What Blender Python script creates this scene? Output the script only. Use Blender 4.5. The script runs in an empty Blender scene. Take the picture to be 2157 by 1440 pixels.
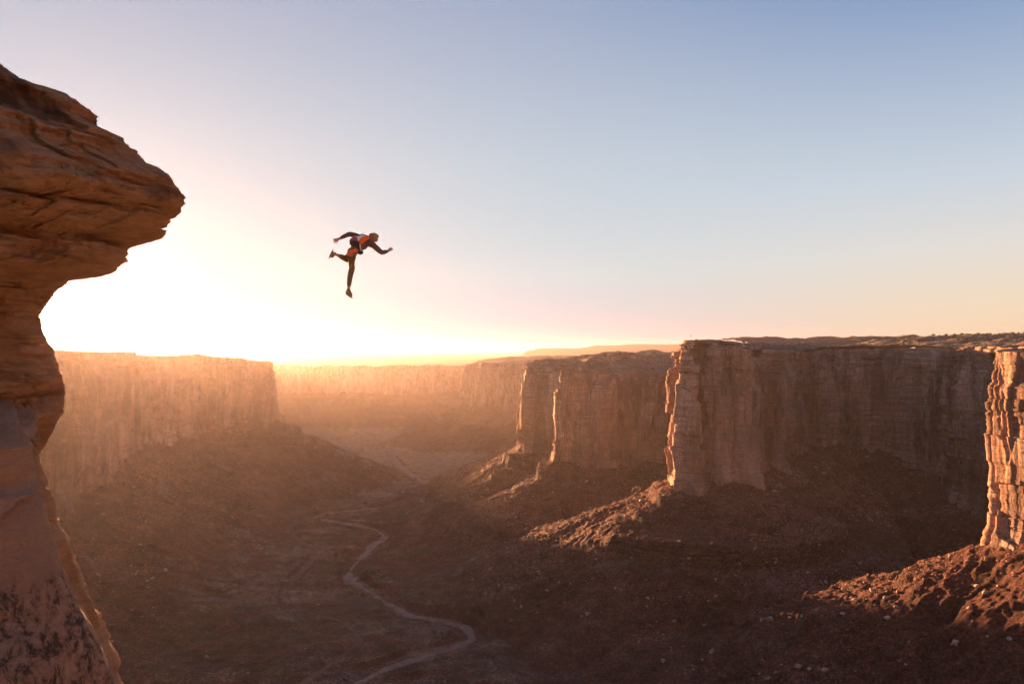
import bpy, bmesh, math, random
import numpy as np
from mathutils import Vector

R = math.radians
scene = bpy.context.scene
COL = scene.collection

# ------------------------------------------------------------------ camera
F, HY, CX = 1557.8, 737.0, 1078.5          # focal length in photo pixels, horizon row, centre column
cd = bpy.data.cameras.new("camera"); cd.lens = 26.0; cd.sensor_width = 36.0
cd.clip_start = 0.1; cd.clip_end = 60000
cam = bpy.data.objects.new("camera", cd); COL.objects.link(cam)
cam.location = (0, 0, 0); cam.rotation_euler = (R(90.0 + 0.625), 0, 0)
scene.camera = cam

# ------------------------------------------------------------------ sky, sun, exposure
SUN_AZ, SUN_EL = 31.9, 2.65                # degrees left of straight ahead, degrees up
S = Vector((-math.sin(R(SUN_AZ)) * math.cos(R(SUN_EL)), math.cos(R(SUN_AZ)) * math.cos(R(SUN_EL)), math.sin(R(SUN_EL))))
world = bpy.data.worlds.new("World"); scene.world = world; world.use_nodes = True
wn = world.node_tree; wn.nodes.clear()
wo = wn.nodes.new("ShaderNodeOutputWorld"); bg = wn.nodes.new("ShaderNodeBackground")
sky = wn.nodes.new("ShaderNodeTexSky"); sky.sky_type = 'NISHITA'; sky.sun_disc = False
sky.sun_elevation = R(SUN_EL); sky.sun_rotation = R(-SUN_AZ)
sky.altitude = 1400; sky.air_density = 1.0; sky.dust_density = 1.0; sky.ozone_density = 1.0
EXPO = 3.0
SKY_NEAR = [(0.0, (0.46, 0.50, 0.68)), (0.1, (0.58, 0.69, 0.74)), (0.25, (0.51, 0.61, 0.70)), (0.42, (0.38, 0.45, 0.60)), (1.0, (0.25, 0.34, 0.55))]
SKY_FAR = [(0.0, (0.85, 0.62, 0.38)), (0.05, (0.88, 0.72, 0.52)), (0.12, (0.76, 0.73, 0.69)), (0.2, (0.58, 0.66, 0.75)), (0.42, (0.165, 0.285, 0.53)), (1.0, (0.06, 0.12, 0.30))]
def wnode(ty, **kw):
    n = wn.nodes.new(ty)
    for k, v in kw.items(): setattr(n, k, v)
    return n
# physical sky, compressed, blended with the colours of this evening: by height above the horizon and angle from the sun
sc_ = wnode("ShaderNodeVectorMath", operation='SCALE'); sc_.inputs[3].default_value = 0.12; wn.links.new(sky.outputs[0], sc_.inputs[0])
gm_ = wnode("ShaderNodeGamma"); gm_.inputs[1].default_value = 0.35; wn.links.new(sc_.outputs[0], gm_.inputs[0])
tc_ = wnode("ShaderNodeTexCoord"); sx_ = wnode("ShaderNodeSeparateXYZ"); wn.links.new(tc_.outputs["Generated"], sx_.inputs[0])
def wramp(stops):
    r = wnode("ShaderNodeValToRGB"); e = r.color_ramp.elements
    while len(e) < len(stops): e.new(0.5)
    for q, (p, c) in zip(e, stops): q.position = p; q.color = (*c, 1)
    return r
near = wramp(SKY_NEAR); farr = wramp(SKY_FAR)
wn.links.new(sx_.outputs[2], near.inputs[0]); wn.links.new(sx_.outputs[2], farr.inputs[0])
dt = wnode("ShaderNodeVectorMath", operation='DOT_PRODUCT'); wn.links.new(tc_.outputs["Generated"], dt.inputs[0]); dt.inputs[1].default_value = S
mr = wnode("ShaderNodeMapRange", interpolation_type='SMOOTHSTEP'); mr.inputs[1].default_value = 0.34; mr.inputs[2].default_value = 0.97
wn.links.new(dt.outputs["Value"], mr.inputs[0])
mx = wnode("ShaderNodeMix", data_type='RGBA'); wn.links.new(mr.outputs[0], mx.inputs[0]); wn.links.new(farr.outputs[0], mx.inputs[6]); wn.links.new(near.outputs[0], mx.inputs[7])
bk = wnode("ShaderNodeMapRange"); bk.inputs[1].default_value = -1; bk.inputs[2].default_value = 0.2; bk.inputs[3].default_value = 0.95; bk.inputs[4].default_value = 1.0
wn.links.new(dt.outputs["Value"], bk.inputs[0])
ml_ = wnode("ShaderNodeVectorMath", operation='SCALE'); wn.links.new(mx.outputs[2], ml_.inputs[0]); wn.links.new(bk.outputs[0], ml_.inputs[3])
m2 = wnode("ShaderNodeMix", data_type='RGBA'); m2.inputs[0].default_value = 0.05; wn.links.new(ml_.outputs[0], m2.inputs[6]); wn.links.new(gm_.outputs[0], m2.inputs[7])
# glare of the low sun in the dusty air round it
au = None
for pw, col in ((1800.0, (7.0, 6.2, 4.6)), (220.0, (0.6, 0.55, 0.45)), (45.0, (0.10, 0.09, 0.07))):
    cl = wnode("ShaderNodeMath", operation='MAXIMUM'); wn.links.new(dt.outputs["Value"], cl.inputs[0]); cl.inputs[1].default_value = 0.0
    p_ = wnode("ShaderNodeMath", operation='POWER'); wn.links.new(cl.outputs[0], p_.inputs[0]); p_.inputs[1].default_value = pw
    v_ = wnode("ShaderNodeVectorMath", operation='SCALE'); v_.inputs[0].default_value = col; wn.links.new(p_.outputs[0], v_.inputs[3])
    ad = wnode("ShaderNodeVectorMath", operation='ADD'); wn.links.new(v_.outputs[0], ad.inputs[0]); wn.links.new(au.outputs[0] if au else m2.outputs[2], ad.inputs[1]); au = ad
ml_ = au
bg.inputs[1].default_value = 1 / 2**EXPO
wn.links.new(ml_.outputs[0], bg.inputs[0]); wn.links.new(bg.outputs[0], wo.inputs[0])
sd = bpy.data.lights.new("sun", 'SUN'); sd.energy = 5.0; sd.angle = R(0.53); sd.color = (1.0, 0.53, 0.235)
sun = bpy.data.objects.new("sun", sd); COL.objects.link(sun)
sun.rotation_euler = S.to_track_quat('Z', 'Y').to_euler(); sun.location = (0, 0, 60)
scene.view_settings.view_transform = 'Standard'; scene.view_settings.look = 'None'
scene.view_settings.exposure = EXPO; scene.view_settings.gamma = 1
scene.cycles.use_denoising = True
scene.cycles.max_bounces = 5; scene.cycles.diffuse_bounces = 3; scene.cycles.volume_bounces = 0

# ------------------------------------------------------------------ noise
def _h(ix, iy, iz, seed):
    h = (ix * 374761393 + iy * 668265263 + iz * 2147483647 + seed * 1274126177) & 0xFFFFFFFF
    h = ((h ^ (h >> 13)) * 1274126177) & 0xFFFFFFFF
    h = ((h ^ (h >> 16)) * 2246822519) & 0xFFFFFFFF
    return ((h ^ (h >> 15)) & 0xFFFFFF).astype(np.float32) / np.float32(0x7FFFFF) - np.float32(1)
def hsh(i, seed, j=0):
    i = np.asarray(i).astype(np.int64); j = np.asarray(j).astype(np.int64) + np.zeros_like(i)
    return _h(i, j, np.zeros_like(i), seed)
def noise(x, y, z=0.0, seed=0):
    x, y, z = np.broadcast_arrays(np.asarray(x, float), np.asarray(y, float), np.asarray(z, float))
    xi, yi, zi = np.floor(x).astype(np.int64), np.floor(y).astype(np.int64), np.floor(z).astype(np.int64)
    fx, fy, fz = (x - xi).astype(np.float32), (y - yi).astype(np.float32), (z - zi).astype(np.float32)
    fx, fy, fz = fx*fx*(3-2*fx), fy*fy*(3-2*fy), fz*fz*(3-2*fz)
    def l(a, b, t): return a + (b - a) * t
    return l(l(l(_h(xi, yi, zi, seed), _h(xi+1, yi, zi, seed), fx), l(_h(xi, yi+1, zi, seed), _h(xi+1, yi+1, zi, seed), fx), fy),
             l(l(_h(xi, yi, zi+1, seed), _h(xi+1, yi, zi+1, seed), fx), l(_h(xi, yi+1, zi+1, seed), _h(xi+1, yi+1, zi+1, seed), fx), fy), fz)
def noise2(x, y, seed=0):
    x, y = np.broadcast_arrays(np.asarray(x, float), np.asarray(y, float))
    xi, yi = np.floor(x).astype(np.int64), np.floor(y).astype(np.int64)
    fx, fy = (x - xi).astype(np.float32), (y - yi).astype(np.float32)
    fx, fy = fx*fx*(3-2*fx), fy*fy*(3-2*fy); o = np.zeros_like(xi)
    a = _h(xi, yi, o, seed); b = _h(xi+1, yi, o, seed); c = _h(xi, yi+1, o, seed); d = _h(xi+1, yi+1, o, seed)
    return (a + (b - a)*fx) + ((c + (d - c)*fx) - (a + (b - a)*fx))*fy
def fbm2(x, y, oc=4, seed=0, gain=0.5):
    v = 0; a = 1.0; t = 0
    for k in range(oc):
        v = v + a * noise2(x * 2**k + 17.3*k, y * 2**k - 9.1*k, seed + k); t += a; a *= gain
    return v / t
def ridge2(x, y, oc=4, seed=0, gain=0.5):
    v = 0; a = 1.0; t = 0
    for k in range(oc):
        v = v + a * (1 - 2*np.abs(noise2(x * 2**k + 7.7*k, y * 2**k + 3.1*k, seed + k))); t += a; a *= gain
    return v / t
def sstep(a, b, x):
    t = np.clip((x - a) / (b - a), 0, 1); return t*t*(3-2*t)

# ------------------------------------------------------------------ mesh helpers
def grid_faces(nr, nc, off=0):
    i = np.arange(nr-1)[:, None]*nc + np.arange(nc-1)[None, :] + off
    return np.stack([i, i+1, i+nc+1, i+nc], -1).reshape(-1, 4)
def make_mesh(name, V, faces, mat, smooth=False, flip=False):
    V = np.ascontiguousarray(V, dtype=np.float32); faces = np.asarray(faces)
    if flip: faces = faces[:, ::-1]
    me = bpy.data.meshes.new(name); k = faces.shape[1]
    me.vertices.add(len(V)); me.vertices.foreach_set("co", V.ravel())
    me.loops.add(faces.size); me.loops.foreach_set("vertex_index", np.ascontiguousarray(faces, dtype=np.int32).ravel())
    me.polygons.add(len(faces)); me.polygons.foreach_set("loop_start", np.arange(0, faces.size, k, dtype=np.int32))
    me.update(calc_edges=True); me.validate()
    if smooth: me.polygons.foreach_set("use_smooth", np.ones(len(me.polygons), dtype=bool))
    if mat: me.materials.append(mat)
    return me
def link(name, me, parent=None):
    o = bpy.data.objects.new(name, me); COL.objects.link(o)
    if parent: o.parent = parent
    return o
def tag(o, label=None, cat=None, group=None, kind=None):
    if label: o["label"] = label
    if cat: o["category"] = cat
    if group: o["group"] = group
    if kind: o["kind"] = kind
    return o

# ------------------------------------------------------------------ materials
class N:
    def __init__(s, name, rough=0.9):
        s.m = bpy.data.materials.new(name); s.m.use_nodes = True; s.t = s.m.node_tree
        s.b = s.t.nodes["Principled BSDF"]; s.b.inputs["Roughness"].default_value = rough
        s.b.inputs["Specular IOR Level"].default_value = 0.15
        s.geo = s.t.nodes.new("ShaderNodeNewGeometry")
    def new(s, ty, **kw):
        n = s.t.nodes.new(ty)
        for k, v in kw.items(): setattr(n, k, v)
        return n
    def ln(s, a, b): s.t.links.new(a, b)
    def pos(s, scale, src=None, rot=(0, 0, 0)):
        m = s.new("ShaderNodeMapping"); m.inputs["Scale"].default_value = scale; m.inputs["Rotation"].default_value = rot
        s.ln(src or s.geo.outputs["Position"], m.inputs["Vector"]); return m.outputs[0]
    def noise(s, scale, detail=5, rough=0.6, vec=None, sc=1.0, dist=0.0):
        n = s.new("ShaderNodeTexNoise"); n.inputs["Scale"].default_value = sc
        n.inputs["Detail"].default_value = detail; n.inputs["Roughness"].default_value = rough; n.inputs["Distortion"].default_value = dist
        s.ln(vec if vec is not None else s.pos(scale), n.inputs["Vector"]); return n.outputs["Fac"]
    def voro(s, scale, feature='F1'):
        n = s.new("ShaderNodeTexVoronoi", feature=feature); n.inputs["Scale"].default_value = 1.0
        s.ln(s.pos(scale), n.inputs["Vector"]); return n
    def ramp(s, fac, stops, interp='LINEAR'):
        r = s.new("ShaderNodeValToRGB"); r.color_ramp.interpolation = interp; e = r.color_ramp.elements
        while len(e) < len(stops): e.new(0.5)
        for q, (p, c) in zip(e, stops):
            q.position = p; q.color = (c, c, c, 1) if isinstance(c, (int, float)) else (*c, 1)
        s.ln(fac, r.inputs[0]); return r.outputs[0]
    def mix(s, fac, a, b, mode='MIX'):
        m = s.new("ShaderNodeMix", data_type='RGBA', blend_type=mode)
        for sock, v in ((m.inputs[0], fac), (m.inputs[6], a), (m.inputs[7], b)):
            if isinstance(v, (int, float)): sock.default_value = v
            elif isinstance(v, tuple): sock.default_value = (*v, 1)
            else: s.ln(v, sock)
        return m.outputs[2]
    def math(s, op, a, b=0.0, c=None):
        m = s.new("ShaderNodeMath", operation=op)
        for k, v in enumerate((a, b) if c is None else (a, b, c)):
            if isinstance(v, (int, float)): m.inputs[k].default_value = v
            else: s.ln(v, m.inputs[k])
        return m.outputs[0]
    def bump(s, h, dist, strength=1.0, prev=None):
        b = s.new("ShaderNodeBump"); b.inputs["Distance"].default_value = dist; b.inputs["Strength"].default_value = strength
        s.ln(h, b.inputs["Height"])
        if prev is not None: s.ln(prev, b.inputs["Normal"])
        return b.outputs[0]
    def done(s, col, nrm=None):
        if isinstance(col, tuple): s.b.inputs["Base Color"].default_value = (*col, 1)
        else: s.ln(col, s.b.inputs["Base Color"])
        if nrm is not None: s.ln(nrm, s.b.inputs["Normal"])
        return s.m

def mat_cliff(name, k=1.0):
    n = N(name)
    z = n.new("ShaderNodeSeparateXYZ"); n.ln(n.geo.outputs["Position"], z.inputs[0])
    strata = n.noise((0.004, 0.004, 0.35), 6, 0.7)
    base = n.ramp(strata, [(0.3, (0.30*k, 0.145*k, 0.088*k)), (0.48, (0.40*k, 0.205*k, 0.13*k)), (0.62, (0.34*k, 0.165*k, 0.10*k)), (0.75, (0.46*k, 0.27*k, 0.18*k))])
    big = n.noise((0.02, 0.02, 0.012), 4, 0.6)
    base = n.mix(n.ramp(big, [(0.42, 0.0), (0.6, 0.75)]), base, (0.50*k, 0.31*k, 0.23*k))
    streak = n.noise((0.22, 0.22, 0.011), 7, 0.68)
    patch = n.noise((0.022, 0.022, 0.016), 4, 0.6)
    f = n.math('MULTIPLY', n.ramp(streak, [(0.46, 0.0), (0.66, 1.0)]), n.ramp(patch, [(0.40, 0.0), (0.62, 0.95)]))
    base = n.mix(f, base, (0.105*k, 0.058*k, 0.043*k))
    drip = n.noise((0.06, 0.06, 0.009), 7, 0.7, dist=0.3); zone2 = n.noise((0.011, 0.011, 0.007), 3, 0.6)
    base = n.mix(n.math('MULTIPLY', n.ramp(drip, [(0.47, 0.0), (0.55, 1.0)]), n.ramp(zone2, [(0.40, 0.0), (0.52, 0.9)])), base, (0.115*k, 0.068*k, 0.052*k))
    # horizontal faces: dusty pale slick rock
    nz = n.new("ShaderNodeSeparateXYZ"); n.ln(n.geo.outputs["True Normal"], nz.inputs[0])
    flat = n.ramp(nz.outputs[2], [(0.55, 0.0), (0.8, 1.0)])
    base = n.mix(flat, base, n.ramp(n.noise((0.15, 0.15, 0.15), 6, 0.7), [(0.38, (0.09, 0.06, 0.04)), (0.5, (0.25, 0.155, 0.105)), (0.62, (0.12, 0.095, 0.06))]))
    # joint faces: some panels are freshly fallen and paler, others old and dark
    vo = n.voro((0.055, 0.055, 0.016)); pc = n.new("ShaderNodeSeparateColor"); n.ln(vo.outputs["Color"], pc.inputs[0])
    base = n.mix(1.0, base, n.ramp(pc.outputs[0], [(0.0, 0.62), (0.5, 0.95), (1.0, 1.3)]), 'MULTIPLY')
    base = n.mix(1.0, base, n.ramp(n.noise((0.9, 0.9, 0.35), 5, 0.75), [(0.34, 0.55), (0.5, 1.0), (0.66, 1.4)]), 'MULTIPLY')
    h1 = n.noise((0.5, 0.5, 0.05), 7, 0.7); h2 = n.noise((0.25, 0.25, 1.2), 6, 0.7)
    b = n.bump(h1, 2.0, 0.9); b = n.bump(h2, 2.0, 0.9, b)
    base = n.mix(n.ramp(n.noise((0.03, 0.03, 0.9), 5, 0.75), [(0.51, 0.0), (0.62, 0.72)]), base, (0.15*k, 0.075*k, 0.05*k))
    return n.done(base, b)

def mat_ground():
    n = N("desert_soil", 0.95)
    z = n.new("ShaderNodeSeparateXYZ"); n.ln(n.geo.outputs["Position"], z.inputs[0])
    nz = n.new("ShaderNodeSeparateXYZ"); n.ln(n.geo.outputs["Normal"], nz.inputs[0])
    a = n.noise((0.012, 0.012, 0.012), 8, 0.65)
    base = n.ramp(a, [(0.3, (0.056, 0.021, 0.015)), (0.5, (0.112, 0.041, 0.027)), (0.68, (0.17, 0.072, 0.047))])
    # purple-grey and pale shale beds at their own levels
    lev = n.math('ADD', z.outputs[2], n.math('MULTIPLY', n.noise((0.01, 0.01, 0.01), 4, 0.6), 26.0))
    bed = n.ramp(n.math('MULTIPLY', n.math('ADD', lev, 230.0), 1/130.0), [(0.0, 0.0), (0.22, 0.0), (0.3, 0.55), (0.36, 0.1), (0.55, 0.0), (0.62, 0.35), (0.68, 0.0)])
    msk = n.ramp(n.noise((0.018, 0.018, 0.018), 4, 0.65, dist=0.6), [(0.5, 0.0), (0.62, 1.0)])
    base = n.mix(n.math('MULTIPLY', bed, msk), base, (0.20, 0.155, 0.15))
    flat = n.ramp(nz.outputs[2], [(0.955, 0.0), (0.99, 1.0)])
    veg = n.ramp(n.noise((0.02, 0.02, 0.02), 7, 0.7), [(0.44, 0.0), (0.62, 0.6)])
    base = n.mix(n.math('MULTIPLY', flat, veg), base, (0.125, 0.082, 0.046))
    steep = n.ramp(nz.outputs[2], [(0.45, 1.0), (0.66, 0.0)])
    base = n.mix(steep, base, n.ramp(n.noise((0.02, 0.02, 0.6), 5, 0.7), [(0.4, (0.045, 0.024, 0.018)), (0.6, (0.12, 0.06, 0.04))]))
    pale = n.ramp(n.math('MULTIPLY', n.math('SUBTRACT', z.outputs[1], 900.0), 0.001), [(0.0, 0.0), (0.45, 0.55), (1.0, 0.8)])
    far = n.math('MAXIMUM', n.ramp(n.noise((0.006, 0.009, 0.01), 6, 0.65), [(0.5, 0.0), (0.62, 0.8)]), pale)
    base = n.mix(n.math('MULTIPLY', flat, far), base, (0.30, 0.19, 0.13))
    sp = n.ramp(n.noise((0.55, 0.55, 0.55), 4, 0.8), [(0.32, 0.38), (0.5, 1.0), (0.66, 2.3)])
    base = n.mix(1.0, base, sp, 'MULTIPLY')
    base = n.mix(1.0, base, n.ramp(n.noise((0.07, 0.07, 0.10), 5, 0.7), [(0.34, 0.55), (0.5, 1.0), (0.66, 1.6)]), 'MULTIPLY')
    h1 = n.noise((0.12, 0.12, 0.12), 9, 0.75); h2 = n.voro((0.45, 0.45, 0.45)).outputs["Distance"]
    b = n.bump(h1, 9.0, 1.0); b = n.bump(h2, -1.0, 0.7, b)
    return n.done(base, b)

M = {}
M['cliff'] = mat_cliff("sandstone", 1.18)
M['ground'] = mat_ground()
def simple(name, c1, c2, scale=1.0, bump=0.0, rough=0.9):
    n = N(name, rough); t = n.noise((scale,)*3, 6, 0.65)
    return n.done(n.ramp(t, [(0.35, c1), (0.65, c2)]), n.bump(t, bump) if bump else None)
M['sand'] = simple("wash_sand", (0.17, 0.095, 0.07), (0.34, 0.215, 0.165), 0.16, 0.6)
M['road'] = simple("road_dust", (0.13, 0.06, 0.042), (0.22, 0.115, 0.08), 0.2, 0.4)
M['boulder'] = simple("boulder_rock", (0.22, 0.125, 0.09), (0.50, 0.34, 0.26), 0.35, 0.4)
M['rubble'] = simple("rubble_rock", (0.08, 0.035, 0.025), (0.42, 0.225, 0.155), 0.35, 0.4)
M['leaf'] = simple("juniper_leaf", (0.035, 0.042, 0.02), (0.09, 0.10, 0.045), 1.5)
M['leaf2'] = simple("sage_leaf", (0.07, 0.075, 0.045), (0.14, 0.13, 0.08), 1.5)
M['yellow'] = simple("autumn_leaf", (0.16, 0.15, 0.04), (0.38, 0.27, 0.06), 0.03)
M['wood'] = simple("twig_wood", (0.06, 0.045, 0.03), (0.11, 0.08, 0.06), 3.0)

# ------------------------------------------------------------------ plan of the mesas
def W(px, D): return ((px - CX) / F * D, D)
def zt(py, D): return (HY - py) / F * D
# each path runs left to right as seen from inside the canyon; entries: X, Y, top z, base z
def pts(L): return np.array([(*W(px, D), zt(t, D) if t is not None else None, b) for px, D, t, b in L], dtype=float)
PATH = {}
PATH['L'] = np.vstack([
    [[-40, -40, 2, -110], [-150, 110, 0, -125], [-330, 250, 0, -130]],
    pts([(-140, 480, 741, -135), (45, 560, 741, -140), (110, 640, 742, -143), (205, 715, 742, -143), (238, 815, 743, -138), (315, 1020, 745, -130),
         (400, 1095, 749, -130), (500, 1200, 754, -129), (572, 1285, 760, -125), (588, 1325, 763, -125)]),
    [[-620, 1700, -24, -140], [-1000, 2150, -26, -150], [-1700, 2500, -26, -150]]])
PATH['R3'] = np.vstack([[[60, 2900, -30, -160], [-100, 2500, -32, -158]],
    pts([(973, 2200, 768, -160), (1000, 2160, 766, -160), (1010, 2100, 766, -160), (1060, 2080, 766, -160), (1110, 2040, 766, -160), (1300, 1900, 765, -160), (1420, 1850, 765, -160)])])
PATH['R2'] = np.vstack([[[130, 1500, -20, -140]],
    pts([(1112, 1180, 764, -142), (1083, 1015, 768, -143), (1098, 990, 771, -143), (1143, 985, 772, -143), (1150, 960, 776, -142), (1163, 915, 782, -140), (1250, 905, 788, -140),
         (1340, 925, 788, -141), (1400, 900, 790, -140), (1460, 850, 790, -138), (1560, 800, 788, -130)])])
PATH['R1'] = np.vstack([[[420, 1150, 4, -130], [290, 950, 4, -130]],
    pts([(1452, 760, 716, -125), (1416, 668, 717, -118), (1428, 640, 719, -116), (1462, 634, 723, -116), (1472, 655, 724, -116), (1484, 634, 725, -116), (1540, 630, 729, -116), (1590, 636, 732, -117), (1598, 700, 735, -115), (1622, 716, 736, -114), (1632, 700, 736, -113),
         (1650, 760, 736, -113), (1690, 800, 736, -112), (1705, 850, 736, -112), (1760, 852, 736, -112), (1850, 862, 735, -114), (1960, 820, 733, -135), (2060, 740, 730, -160), (2180, 640, 728, -170), (2320, 560, 728, -170)]),
    [[560, 480, 4, -170]]])
PATH['R0'] = np.vstack([[[520, 560, 2, -150], [360, 475, 1, -140]],
    pts([(2110, 432, 735, -120), (2080, 408, 738, -106), (2086, 394, 740, -103), (2160, 374, 739, -101), (2240, 350, 738, -100), (2330, 326, 738, -100)]),
    [[310, 270, 2, -100], [420, 150, 2, -105], [420, -60, 2, -110]]])
PATH['F'] = np.vstack([[[-3800, 3900, -60, -170], [-2600, 3300, -60, -170]],
    pts([(330, 3000, 770, -172), (590, 2900, 770, -172), (700, 2950, 769, -172), (830, 2880, 770, -172), (930, 2950, 769, -172), (1010, 3050, 768, -172)]),
    [[300, 3250, -60, -172], [1200, 3000, -60, -172], [2600, 2500, -60, -172]]])
PATH['N'] = np.array([[-40, -60, 0, -110], [-14, -14, 0, -108], [0, -9, -2, -108], [60, -26, 0, -108], [230, -50, 0, -108], [430, -60, 2, -110]], float)[::-1]
BACK = {'L': [[-1700, 4000], [-4000, 4000], [-4000, -40]], 'R3': [[420, 2700]], 'R2': [[500, 1000], [400, 1500]],
        'R1': [[1400, 480], [1400, 2200], [420, 2000]], 'R0': [[1400, -60], [1400, 560]], 'F': [[2600, 16000], [-3800, 16000]], 'N': [[-40, -400], [430, -400]]}

def resample(P, ds, smooth):
    seg = np.hypot(*np.diff(P[:, :2], axis=0).T); s = np.concatenate([[0], np.cumsum(seg)])
    n = int(s[-1] / ds) + 1; t = np.linspace(0, s[-1], n)
    Q = np.stack([np.interp(t, s, P[:, k]) for k in range(4)], 1)
    w = max(1, int(smooth / ds / 2)); ker = np.hanning(2*w + 3)[1:-1]; ker /= ker.sum()
    Qs = np.stack([np.convolve(np.pad(Q[:, k], w, mode='reflect', reflect_type='odd'), ker, 'valid') for k in range(4)], 1)
    return t, Qs
def nearest(Q, X, Y):
    """distance to polyline Q and interpolated columns 2, 3 and arc position"""
    best = np.full(X.shape, 1e18); zt_ = np.zeros(X.shape); zb_ = np.zeros(X.shape); sp = np.zeros(X.shape); s0 = 0
    for a, b in zip(Q[:-1], Q[1:]):
        dx, dy = b[0]-a[0], b[1]-a[1]; L2 = dx*dx+dy*dy + 1e-9
        t = np.clip(((X-a[0])*dx + (Y-a[1])*dy)/L2, 0, 1)
        d = (X-a[0]-t*dx)**2 + (Y-a[1]-t*dy)**2
        m = d < best; best = np.where(m, d, best)
        zt_ = np.where(m, a[2]+t*(b[2]-a[2]), zt_); zb_ = np.where(m, a[3]+t*(b[3]-a[3]), zb_)
        sp = np.where(m, s0 + t*math.sqrt(L2), sp); s0 += math.sqrt(L2)
    return np.sqrt(best), zt_, zb_, sp
def inside(poly, X, Y):
    r = np.zeros(X.shape, bool); n = len(poly)
    for i in range(n):
        x1, y1 = poly[i]; x2, y2 = poly[(i+1) % n]
        if y1 == y2: continue
        c = ((y1 > Y) != (y2 > Y)) & (X < (x2-x1)*(Y-y1)/(y2-y1) + x1)
        r ^= c
    return r
POLY = {k: [tuple(p[:2]) for p in PATH[k]] + [tuple(b) for b in BACK[k]] for k in PATH}

# ------------------------------------------------------------------ terrain height
FY = np.array([-200, 0, 300, 450, 700, 950, 1500, 2100, 2900, 4000], float)
FZ = np.array([-186, -188, -196, -203, -212, -222, -241, -278, -284, -284], float)
def floor_z(X, Y):
    return np.interp(Y, FY, FZ) + 5.0*fbm2(X/190, Y/190, 4, 5) + 1.2*fbm2(X/22, Y/22, 3, 9)
def ground_z(X, Y, detail=True):
    fz = floor_z(X, Y)
    z = fz.copy(); ins = np.zeros(X.shape, bool); hide = np.zeros(X.shape)
    wx = 14*fbm2(X/70, Y/70, 3, 21); wy = 14*fbm2(X/70, Y/70, 3, 31)
    for k, Q in PATH.items():
        d, ztp, zb, sp = nearest(Q, X, Y)
        i = inside(POLY[k], X, Y); ins |= i
        dd = np.where(i, -d, d)
        drop = zb - fz
        slope = 0.66 if k != 'F' else 0.55
        # concave talus apron with gullies that run down it
        g = ridge2(sp/34 + wx/60, dd/260, 4, 41)
        g2 = noise2(sp/9 + wx/25, dd/90, 43)
        L = np.maximum(drop, 5)/slope*(1.5 if k in ('R1', 'R2') else 1.35)
        u = np.clip(dd/L, 0, 1.6)
        prof = drop*(1 - 1.28*u + 0.36*u*u - 0.06*u**3)
        amp = np.clip(dd/30, 0, 1)*np.clip(1.5-u, 0, 1)
        tz = fz + prof + amp*(6.5*g + 2.4*g2 - 2)
        tz = np.where(dd < 0, zb + 1 - 0.0*dd, tz)
        # smooth maximum
        kk = 5.0; m = np.maximum(z, tz); dl = np.abs(z - tz)
        z = m + np.where(dl < kk*2, (kk*2 - dl)**2/(8*kk), 0)
    if detail:
        up = np.clip((z - fz)/25, 0, 1)
        # resistant beds crop out of the apron as small ledges
        for lv, hgt, ph in ((-154, 15.0, 3), (-178, 10.0, 4), (-130, 6.0, 6), (-197, 8.0, 8), (-142, 3.5, 9), (-166, 3.5, 10)):
            m = sstep(0.0, 0.30, fbm2(X/120, Y/120, 3, 60+ph) + 0.08 + (0.35 if ph == 3 else 0.0)*np.exp(-((X-200)**2+(Y-560)**2)/90**2))
            l2 = lv + 5*fbm2(X/150, Y/150, 2, 70+ph)
            z = z + up*m*hgt*(sstep(l2-1.5, l2+1.0, z) - np.clip((z-(l2-9))/22, 0, 1))
        r = np.hypot(X, Y)
        z = z + up*(2.2*ridge2(X/38, Y/38, 4, 78, 0.6) + 1.2*fbm2(X/11, Y/11, 5, 80, 0.62) + 1.3*ridge2(X/5, Y/5, 2, 84)) + (1-up)*1.8*ridge2(X/45, Y/45, 4, 79) + (0.5+0.5*up)*0.8*fbm2(X/3.5, Y/3.5, 2, 88)
        far = sstep(1700, 2300, Y)
        z = z + far*6*fbm2(X/120, Y/120, 3, 90)*(1-up)
    return z

# dry wash and track, traced on the valley floor
def to_floor(px, py):
    D = 450.0
    for _ in range(30):
        X = (px-CX)/F*D; z = float(np.interp(D, FY, FZ)) + 5.0*float(fbm2(np.array([X/190]), np.array([D/190]), 4, 5)[0])
        D = D + 0.6*(z/((HY-py)/F) - D)
    return (px-CX)/F*D, D
def smooth_line(P, ds=3.0, sm=25):
    P = np.array(P, float); P = np.hstack([P, np.zeros((len(P), 2))]); return resample(P, ds, sm)[1][:, :2]
WASH = [(690, 1475), (740, 1440), (800, 1402), (880, 1376), (955, 1357), (998, 1337), (985, 1315), (930, 1300), (865, 1288), (825, 1268), (790, 1245), (752, 1222), (735, 1203), (742, 1186),
        (766, 1165), (782, 1145), (812, 1126), (795, 1112), (745, 1101), (690, 1092), (660, 1085), (700, 1075), (800, 1066), (930, 1052), (925, 1040), (905, 1022), (870, 1003), (845, 985), (830, 966), (822, 950), (800, 944)]
ROAD = [(610, 1465), (645, 1435), (700, 1395), (763, 1350), (750, 1330), (722, 1303), (660, 1288), (615, 1270), (606, 1245), (618, 1218), (650, 1188), (668, 1163), (655, 1148), (622, 1132), (612, 1110), (630, 1088)]
wash = smooth_line([to_floor(*p) for p in WASH]); road = smooth_line([to_floor(*p) for p in ROAD])
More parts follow.
